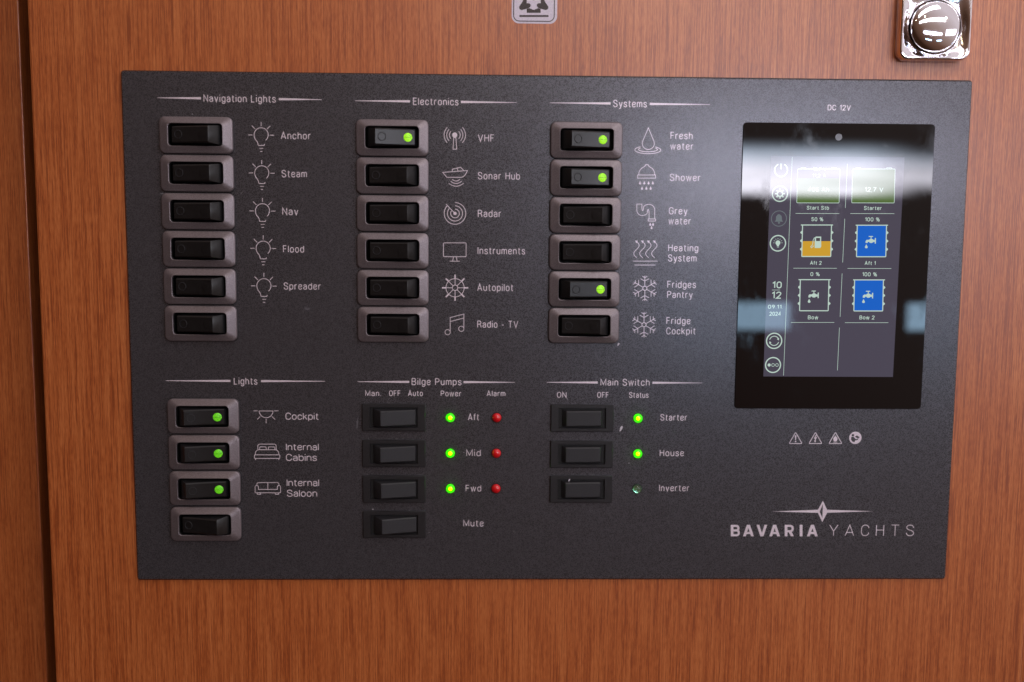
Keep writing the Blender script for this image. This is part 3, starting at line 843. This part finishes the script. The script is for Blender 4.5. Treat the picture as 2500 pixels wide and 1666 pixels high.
hole = []; hf = []
for r, y in ((3.0, -.05), (2.35, -.06)): hole += [(r * math.cos(2 * math.pi * k / 32), y, r * math.sin(2 * math.pi * k / 32)) for k in range(32)]
hf = [(k, (k + 1) % 32, 32 + (k + 1) % 32, 32 + k) for k in range(32)]
lamp_gap_me = mesh('lamp_gap_shade', hole, hf, HOLE_SHADE)  # flat black ring stands in for the shaded gap round each lamp
cup_me = dome('lamp_cup', 2.5, LED_CUP, .12, y0=-.07); cup_off = dome('lamp_cup', 2.5, LED_CUP_OFF, .12, y0=-.07)
die_me = dome('lamp_die', .95, LED_DIE, 1.4, y0=-.35)
lens_g = dome('lamp_lens', 2.62, LED_LENS, .78, y0=-.07); lens_c = dome('lamp_lens', 2.62, LED_CLEAR, .78, y0=-.07)
red_me = dome('alarm_lamp', 2.62, RED, .85, y0=-.07)


def led(px, py, kind, lab):
    x, z = at(px, py)
    if kind == 'red':
        b = new_obj('alarm_lamp', red_me, panel, (x * MM, 0, z * MM), lab); new_obj('lamp_gap_shade', lamp_gap_me, b); return
    b = new_obj('status_lamp', lens_g if kind == 'on' else lens_c, panel, (x * MM, 0, z * MM), lab)
    new_obj('lamp_gap_shade', lamp_gap_me, b)
    new_obj('lamp_cup', cup_me if kind == 'on' else cup_off, b)
    if kind == 'on': new_obj('lamp_die', die_me, b)


for (x, y, nm) in ((1099.4, 1020, 'Aft'), (1099.4, 1106.8, 'Mid'), (1099.7, 1193.1, 'Fwd')): led(x, y, 'on', 'lit green lamp left of the word ' + nm)
for (x, y, nm) in ((1212.7, 1020, 'Aft'), (1211.8, 1106.8, 'Mid'), (1210.9, 1193.1, 'Fwd')): led(x, y, 'red', 'unlit red lamp right of the word ' + nm)
led(1557.6, 1021.4, 'on', 'lit green lamp left of the word Starter'); led(1557, 1108, 'on', 'lit green lamp left of the word House')
led(1555.3, 1193.4, 'off', 'unlit clear lamp left of the word Inverter')

# ------------------------------------------------------------------ display
GY = -.7
v, f = loft([(103.4, 154.3, 1.9, .0), (103.4, 154.3, 1.9, GY + .25), (103.0, 153.9, 1.8, GY)], False, True, 5)
disp = new_obj('display', sharp_smooth(mesh('display', v, f, GLASS), 30), panel, (154.3 * MM, 0, 36.8 * MM))
disp['label'] = 'glossy black display with lit screen'
disp_inv = Matrix.Translation(Vector((-154.3 * MM, 0, -36.8 * MM)))


def dchild(o):
    o.location = (-154.3 * MM, 0, -36.8 * MM); return o


ink = Ink(GY - .03); ink.poly([(117.9, -22.5), (189.5, -22.5), (190.1, 96.3), (118.0, 96.3)])
ink.v = [(p[0], GY - .03, p[2]) for p in ink.v]
dchild(ink.build('lit_screen', LCD, disp))
UY = GY - .06; FY = GY - .045


def ui(Z, wd=.42, y=UY): return Icon(Z, y, wd)


def uitext(Z, st, x0, x1, yt, yb, sw=.32, mat=UI, gap=.24):
    a = Z(x0, yt); b = Z(x1, yb)
    dchild(lettering(disp, [(st, a[0], b[0], a[1], b[1])], sw, mat, 'screen_lettering', UY, gap))


# rules
for nm, segs in (('screen_rule', (((ZS, 640, 530), (ZT, 562, 1020)), ((ZS, 1135, 590), (ZS, 1117, 985)), ((ZS, 1112, 1083), (ZT, 1093, 5)), ((ZT, 1088, 103), (ZT, 1070, 492)), ((ZT, 1064, 590), (ZT, 1046, 973)),
                   ((ZS, 670, 1035), (ZS, 1063, 1036)), ((ZS, 1162, 1036), (ZS, 1557, 1037)), ((ZT, 650, 56), (ZT, 1041, 57)), ((ZT, 1137, 58), (ZT, 1530, 59)), ((ZT, 628, 543), (ZT, 1018, 543)), ((ZT, 1113, 545), (ZT, 1503, 545)), ((ZT, 458, 252), (ZT, 532, 252)))),):
    for (A, B) in segs:
        i2 = Ink(UY); i2.line([at(*A[0](A[1], A[2]), UY), at(*B[0](B[1], B[2]), UY)], .22); dchild(i2.build(nm, UI, disp))
# batteries
for x0, x1, ft in ((685, 1065, 720), (1178, 1560, 640)):
    a = at(*ZS((x0 + x1) / 2, 790), UY); w_ = (at(*ZS(x1, 790), UY)[0] - at(*ZS(x0, 790), UY)[0])
    fl = ui(ZS, y=FY); fl.fill([(x0 + 4, ft), (x1 + 2, ft), (x1 - 6, 938), (x0 - 2, 938)]); dchild(fl.build('battery_fill', UI_GREEN, disp))
    b = ui(ZS, .3); b.l([(x0 + 4, 636), (x1 + 4, 636), (x1 - 4, 941), (x0 - 4, 940)], True, r=8)
    for tx in (x0 + 30, x1 - 75): b.l([(tx, 634), (tx + 4, 626), (tx + 46, 626), (tx + 50, 634)])
    dchild(b.build('battery_icon', UI, disp))
uitext(ZS, '12,7 V', 825, 945, 622, 652, .3); uitext(ZS, '11,2 A', 820, 942, 680, 712, .3)
uitext(ZS, '405 Ah', 780, 970, 800, 840, .42); uitext(ZS, '12,7 V', 1290, 1457, 800, 842, .42)
uitext(ZS, 'Start Stb', 770, 970, 967, 1002); uitext(ZS, 'Starter', 1283, 1443, 969, 1005)
uitext(ZS, '50 %', 812, 918, 1070, 1105); uitext(ZS, '100 %', 1292, 1425, 1071, 1107)
uitext(ZS, 'Aft 2', 800, 903, 1462, 1496); uitext(ZS, 'Aft 1', 1290, 1388, 1464, 1498)
uitext(ZT, '0 %', 803, 886, 92, 127); uitext(ZT, '100 %', 1268, 1400, 93, 129)
uitext(ZT, 'Bow', 780, 873, 480, 515); uitext(ZT, 'Bow 2', 1243, 1378, 481, 516)
uitext(ZT, '10', 460, 545, 175, 237, .6); uitext(ZT, '12', 455, 541, 266, 330, .6)
uitext(ZT, '09.11.', 422, 555, 385, 420, .36); uitext(ZT, '2024', 435, 538, 447, 483, .36)


def tank(Z, x0, x1, y0, y1, bumps, top, fill=None, fy=None, tapat=None, pump=None):
    d = -7 * (y1 - y0) / 284
    if fill:
        fl = ui(Z, y=FY); fl.fill([(x0 + 2, fy or y0), (x1 - 2, fy or y0), (x1 + d - 2, y1), (x0 + d + 2, y1)]); dchild(fl.build('tank_fill', fill, disp))
    t = ui(Z, .52); t.l([(top[0], y0), (top[1], y0)]); t.l([(x0, y0), (x0 + d, y1), (x1 + d, y1), (x1, y0)], r=6)
    for by in bumps:
        s = (by - y0) / (y1 - y0) * d
        t.fill([(x0 + s - 2, by - 18), (x0 + s - 18, by - 4), (x0 + s - 18, by + 4), (x0 + s - 2, by + 18)])
        t.fill([(x1 + s + 2, by - 18), (x1 + s + 18, by - 4), (x1 + s + 18, by + 4), (x1 + s + 2, by + 18)])
    dchild(t.build('tank_icon', UI, disp))
    s = ui(Z, .4)
    if tapat:
        x, y = tapat
        s.fill([(x - 46, y + 22), (x - 46, y + 5), (x - 36, y - 6), (x - 16, y - 6), (x - 6, y - 14), (x + 14, y - 14), (x + 24, y - 6), (x + 36, y - 6), (x + 36, y + 14), (x + 22, y + 14), (x + 12, y + 22), (x - 6, y + 22), (x - 16, y + 12), (x - 28, y + 14), (x - 28, y + 22)])
        s.l([(x + 42, y - 22), (x + 41, y + 28)], wd=.6); s.l([(x + 3, y - 12), (x + 3, y - 34)], wd=.45); s.l([(x - 18, y - 36), (x + 20, y - 36)], wd=.45)
        s.drop(x - 40, y + 52, 36, 26)
    else:
        x, y = pump
        s.fill([(x - 30, y + 50), (x - 30, y - 40), (x - 20, y - 52), (x + 28, y - 52), (x + 28, y + 40), (x + 18, y + 50)])
        s.l([(x - 32, y - 44), (x - 44, y - 20), (x - 48, y + 20), (x - 66, y + 40), (x - 58, y + 48), (x - 36, y + 30)], wd=.35)
    dchild(s.build('tap_icon' if tapat else 'fuel_pump_icon', UI, disp))
    if pump:
        p2 = ui(Z, y=UY - .07); p2.fill([(x - 18, y - 40), (x + 18, y - 40), (x + 18, y - 12), (x - 18, y - 12)]); dchild(p2.build('pump_window', material('pump_window', (.02, .02, .02), .02, emit=(.4, .33, .45), es=.12), disp))


tank(ZS, 733, 993, 1139, 1422, (1206, 1281, 1356), (718, 1007), UI_GOLD, 1284, pump=(872, 1295))
tank(ZS, 1224, 1487, 1141, 1424, (1208, 1283, 1357), (1210, 1500), UI_BLUE, None, tapat=(1345, 1278))
tank(ZT, 713, 970, 159, 438, (227, 300, 373), (697, 985), None, None, tapat=(832, 297))
tank(ZT, 1200, 1459, 161, 440, (229, 301, 375), (1187, 1473), UI_BLUE, None, tapat=(1320, 299))
# round buttons down the side
def ring(Z, c, r, draw, mat=UI, wd=.62):
    i = ui(Z, .4); i.a(c, r, wd=wd); draw(i, *c); dchild(i.build('screen_button', mat, disp))
i = ui(ZS); i.a((540, 646), 58, 118, 422, wd=.6); i.l([(540, 588), (540, 640)], wd=.6); dchild(i.build('screen_button', UI, disp))
def gear(i, x, y):
    i.a((x, y), 24, wd=.7)
    for k in range(8):
        t = math.pi / 4 * k; i.l([(x + 26 * math.cos(t), y + 26 * math.sin(t)), (x + 44 * math.cos(t), y + 44 * math.sin(t))], wd=.75)
ring(ZS, (530, 858), 69, gear)
ring(ZS, (521, 1081), 69, lambda i, x, y: (i.fill([(x - 38, y + 28), (x - 28, y + 15), (x - 25, y - 20), (x - 8, y - 38), (x + 8, y - 38), (x + 25, y - 20), (x + 28, y + 15), (x + 38, y + 28)]), i.dot((x, y + 38), 9)), UI_DIM, .4)
def bulb(i, x, y):
    i.dot((x, y - 4), 22); i.fill([(x - 11, y + 8), (x + 11, y + 8), (x + 9, y + 28), (x - 9, y + 28)]); i.l([(x - 9, y + 36), (x + 9, y + 36)], wd=.2)
    for k in range(7):
        t = math.pi * (1 + k / 6); t = -math.pi * k / 6
        i.l([(x + 31 * math.cos(t), y - 4 + 31 * math.sin(t)), (x + 42 * math.cos(t), y - 4 + 42 * math.sin(t))], wd=.22)
ring(ZS, (512, 1303), 70, bulb)
def refresh(i, x, y):
    i.a((x, y), 42, 25, 165); i.a((x, y), 42, 205, 345); i.fill([(x + 42, y - 4), (x + 24, y - 16), (x + 44, y - 26)]); i.fill([(x - 42, y + 4), (x - 24, y + 16), (x - 44, y + 26)])
ring(ZT, (478, 708), 69, refresh)
ring(ZT, (468, 925), 68, lambda i, x, y: (i.dot((x - 35, y), 14), i.a((x, y), 13, wd=.25), i.a((x + 35, y), 13, wd=.25)))
i = ui(ZS, y=UY); i.dot((1058, 350), 31); dchild(i.build('light_sensor', material('sensor', (.07, .065, .07), .15), disp))
# smudges on the glass
SM = material('smudge', (.05, .05, .055), .35)

# ------------------------------------------------------------------ chrome push latch
lx0, lz0 = at(2200, 62, -5); lx1, _ = at(2373, 62, -5); bx, bz = at(2289, 62.9, -6); _, lzb = at(2290, 146, -5)
LW = lx1 - lx0; LCX = (lx0 + lx1) / 2; LCZ = lzb + LW / 2
latch = bpy.data.objects.new('push_button_latch', None); COL.objects.link(latch); latch.location = (LCX * MM, YW * MM, LCZ * MM)
latch.empty_display_size = .01
tag(latch, 'square chrome latch with a domed round push button on the wood door', 'latch')
H = -7.2
def ring_pts(w_, r, y, n=128):
    pts = rrect(0, 0, w_, w_, r, 16); L_ = []; tot = 0
    pts = pts[len(pts) // 8 * 0:]
    for k in range(len(pts)):
        a_, b_ = pts[k], pts[(k + 1) % len(pts)]; d_ = math.hypot(b_[0] - a_[0], b_[1] - a_[1]); L_.append((tot, d_, a_, b_)); tot += d_
    out = []; q_ = 0
    for k in range(n):
        t_ = tot * k / n
        while q_ < len(L_) - 1 and L_[q_][0] + L_[q_][1] < t_: q_ += 1
        s0, d_, a_, b_ = L_[q_]; u_ = (t_ - s0) / d_ if d_ else 0
        out.append((a_[0] + (b_[0] - a_[0]) * u_, y, a_[1] + (b_[1] - a_[1]) * u_))
    return out


N = 128; v = []; f = []
for (w_, r_, y_) in ((LW - .6, 4.6, 0), (LW, 4.8, -1.5), (LW, 4.8, H + 1.2), (LW - .25, 4.7, H + .6), (LW - .8, 4.5, H + .2), (LW - 1.8, 4.2, H)): v += ring_pts(w_, r_, y_)
for k in range(5):
    for i_ in range(N): f.append((k * N + i_, k * N + (i_ + 1) % N, (k + 1) * N + (i_ + 1) % N, (k + 1) * N + i_))
base = len(v) - N; outer = v[base:]; RB = 14.6
ccx, ccz = bx - LCX, bz - LCZ
steps = 14; rings = [list(range(base, base + N))]
for s_ in range(1, steps + 1):
    u = s_ / steps; row = []
    for p in outer:
        ang = math.atan2(p[2] - ccz, p[0] - ccx)
        qx, qz = ccx + RB * math.cos(ang), ccz + RB * math.sin(ang)
        dish = H + 1.7 * (1 - math.cos(u * math.pi)) / 2 + .9 * u
        v.append((p[0] + (qx - p[0]) * u, dish, p[2] + (qz - p[2]) * u)); row.append(len(v) - 1)
    rings.append(row)
for a, b in zip(rings, rings[1:]):
    for k in range(N): f.append((a[k], a[(k + 1) % N], b[(k + 1) % N], b[k]))
new_obj('base_plate', sharp_smooth(mesh('base_plate', v, f, CHROME2), 40), latch)


def lathe(name, prof, mat, n=64):
    v = []; f = []
    for r, y in prof: v += [(r * math.cos(2 * math.pi * k / n), y, r * math.sin(2 * math.pi * k / n)) for k in range(n)]
    for q in range(len(prof) - 1): f += [(q * n + k, q * n + (k + 1) % n, (q + 1) * n + (k + 1) % n, (q + 1) * n + k) for k in range(n)]
    return sharp_smooth(mesh(name, v, f, mat), 40)


bl = (ccx * MM, 0, ccz * MM)
new_obj('collar', lathe('collar', [(14.9, H + 3.4), (14.7, H + 1.9), (14.3, H + 1.5), (13.9, H + 1.9), (13.8, H + 5)], CHROME), latch, bl)
dome_p = [(13.3, H + 5), (13.3, H + 1.6), (13.1, H + 1.0)] + [(13.0 * math.cos(math.radians(t)) / math.cos(math.radians(4)), H + 1.2 - 3.6 * math.sin(math.radians(t))) for t in range(8, 90, 8)] + [(.05, H - 2.4)]
new_obj('push_button', lathe('push_button', dome_p, CHROME), latch, bl)

# ------------------------------------------------------------------ sticker
ZK = zoom(1200, 0, 10.695)
sl = at(*ZK(527, 300), YW)[0]; sr = at(*ZK(1714, 300), YW)[0]; sb = at(*ZK(1100, 622), YW)[1]
SW = sr - sl; scx = (sl + sr) / 2; scz = sb + SW / 2
v, f = loft([(SW, SW, 3.9, 0), (SW, SW, 3.9, -.15)], False, True, 8)
stick = new_obj('safety_sticker', mesh('safety_sticker', v, f, STICK), None, (scx * MM, (YW) * MM, scz * MM))
tag(stick, 'small white square sticker with a dark life jacket symbol above the panel', 'sticker')


def sch(o):
    o.location = (-scx * MM, -YW * MM, -scz * MM); return o


i = Ink(YW - .2); top = scz + SW / 2
off = SW * .043
b_ = [(scx - SW / 2 + off, scz + SW / 2 - off, 2.9), (scx + SW / 2 - off * 1.5, scz + SW / 2 - off, 2.9), (scx + SW / 2 - off * 1.5, sb + off * 1.15, 2.9), (scx - SW / 2 + off, sb + off * 1.15, 2.9)]
i.line(rounded(b_, 2.9, True, 8), .5, True); sch(i.build('border_line', STICK_INK, stick))
ic = Icon(ZK, YW - .2)
for m in (1, -1):
    M_ = lambda pts, m=m: [((p[0] if m == 1 else 2204 - p[0]), p[1]) for p in pts]
    ic.fill(M_([(830, 0), (800, 60), (722, 175), (720, 215), (745, 255), (790, 268), (915, 236), (985, 208), (1018, 170), (1024, 130), (1000, 98), (960, 86), (920, 92), (920, 0), (920, -260), (900, -170)]))
ic.fill([(918, 238), (975, 215), (1104, 264), (1228, 216), (1283, 238), (1283, 341), (918, 341)])
ic.dot((1104, -28), 38)
ic.fill([(722, 398), (1493, 398), (1493, 448), (722, 448)], r=24)
sch(ic.build('life_jacket_symbol', STICK_INK, stick))
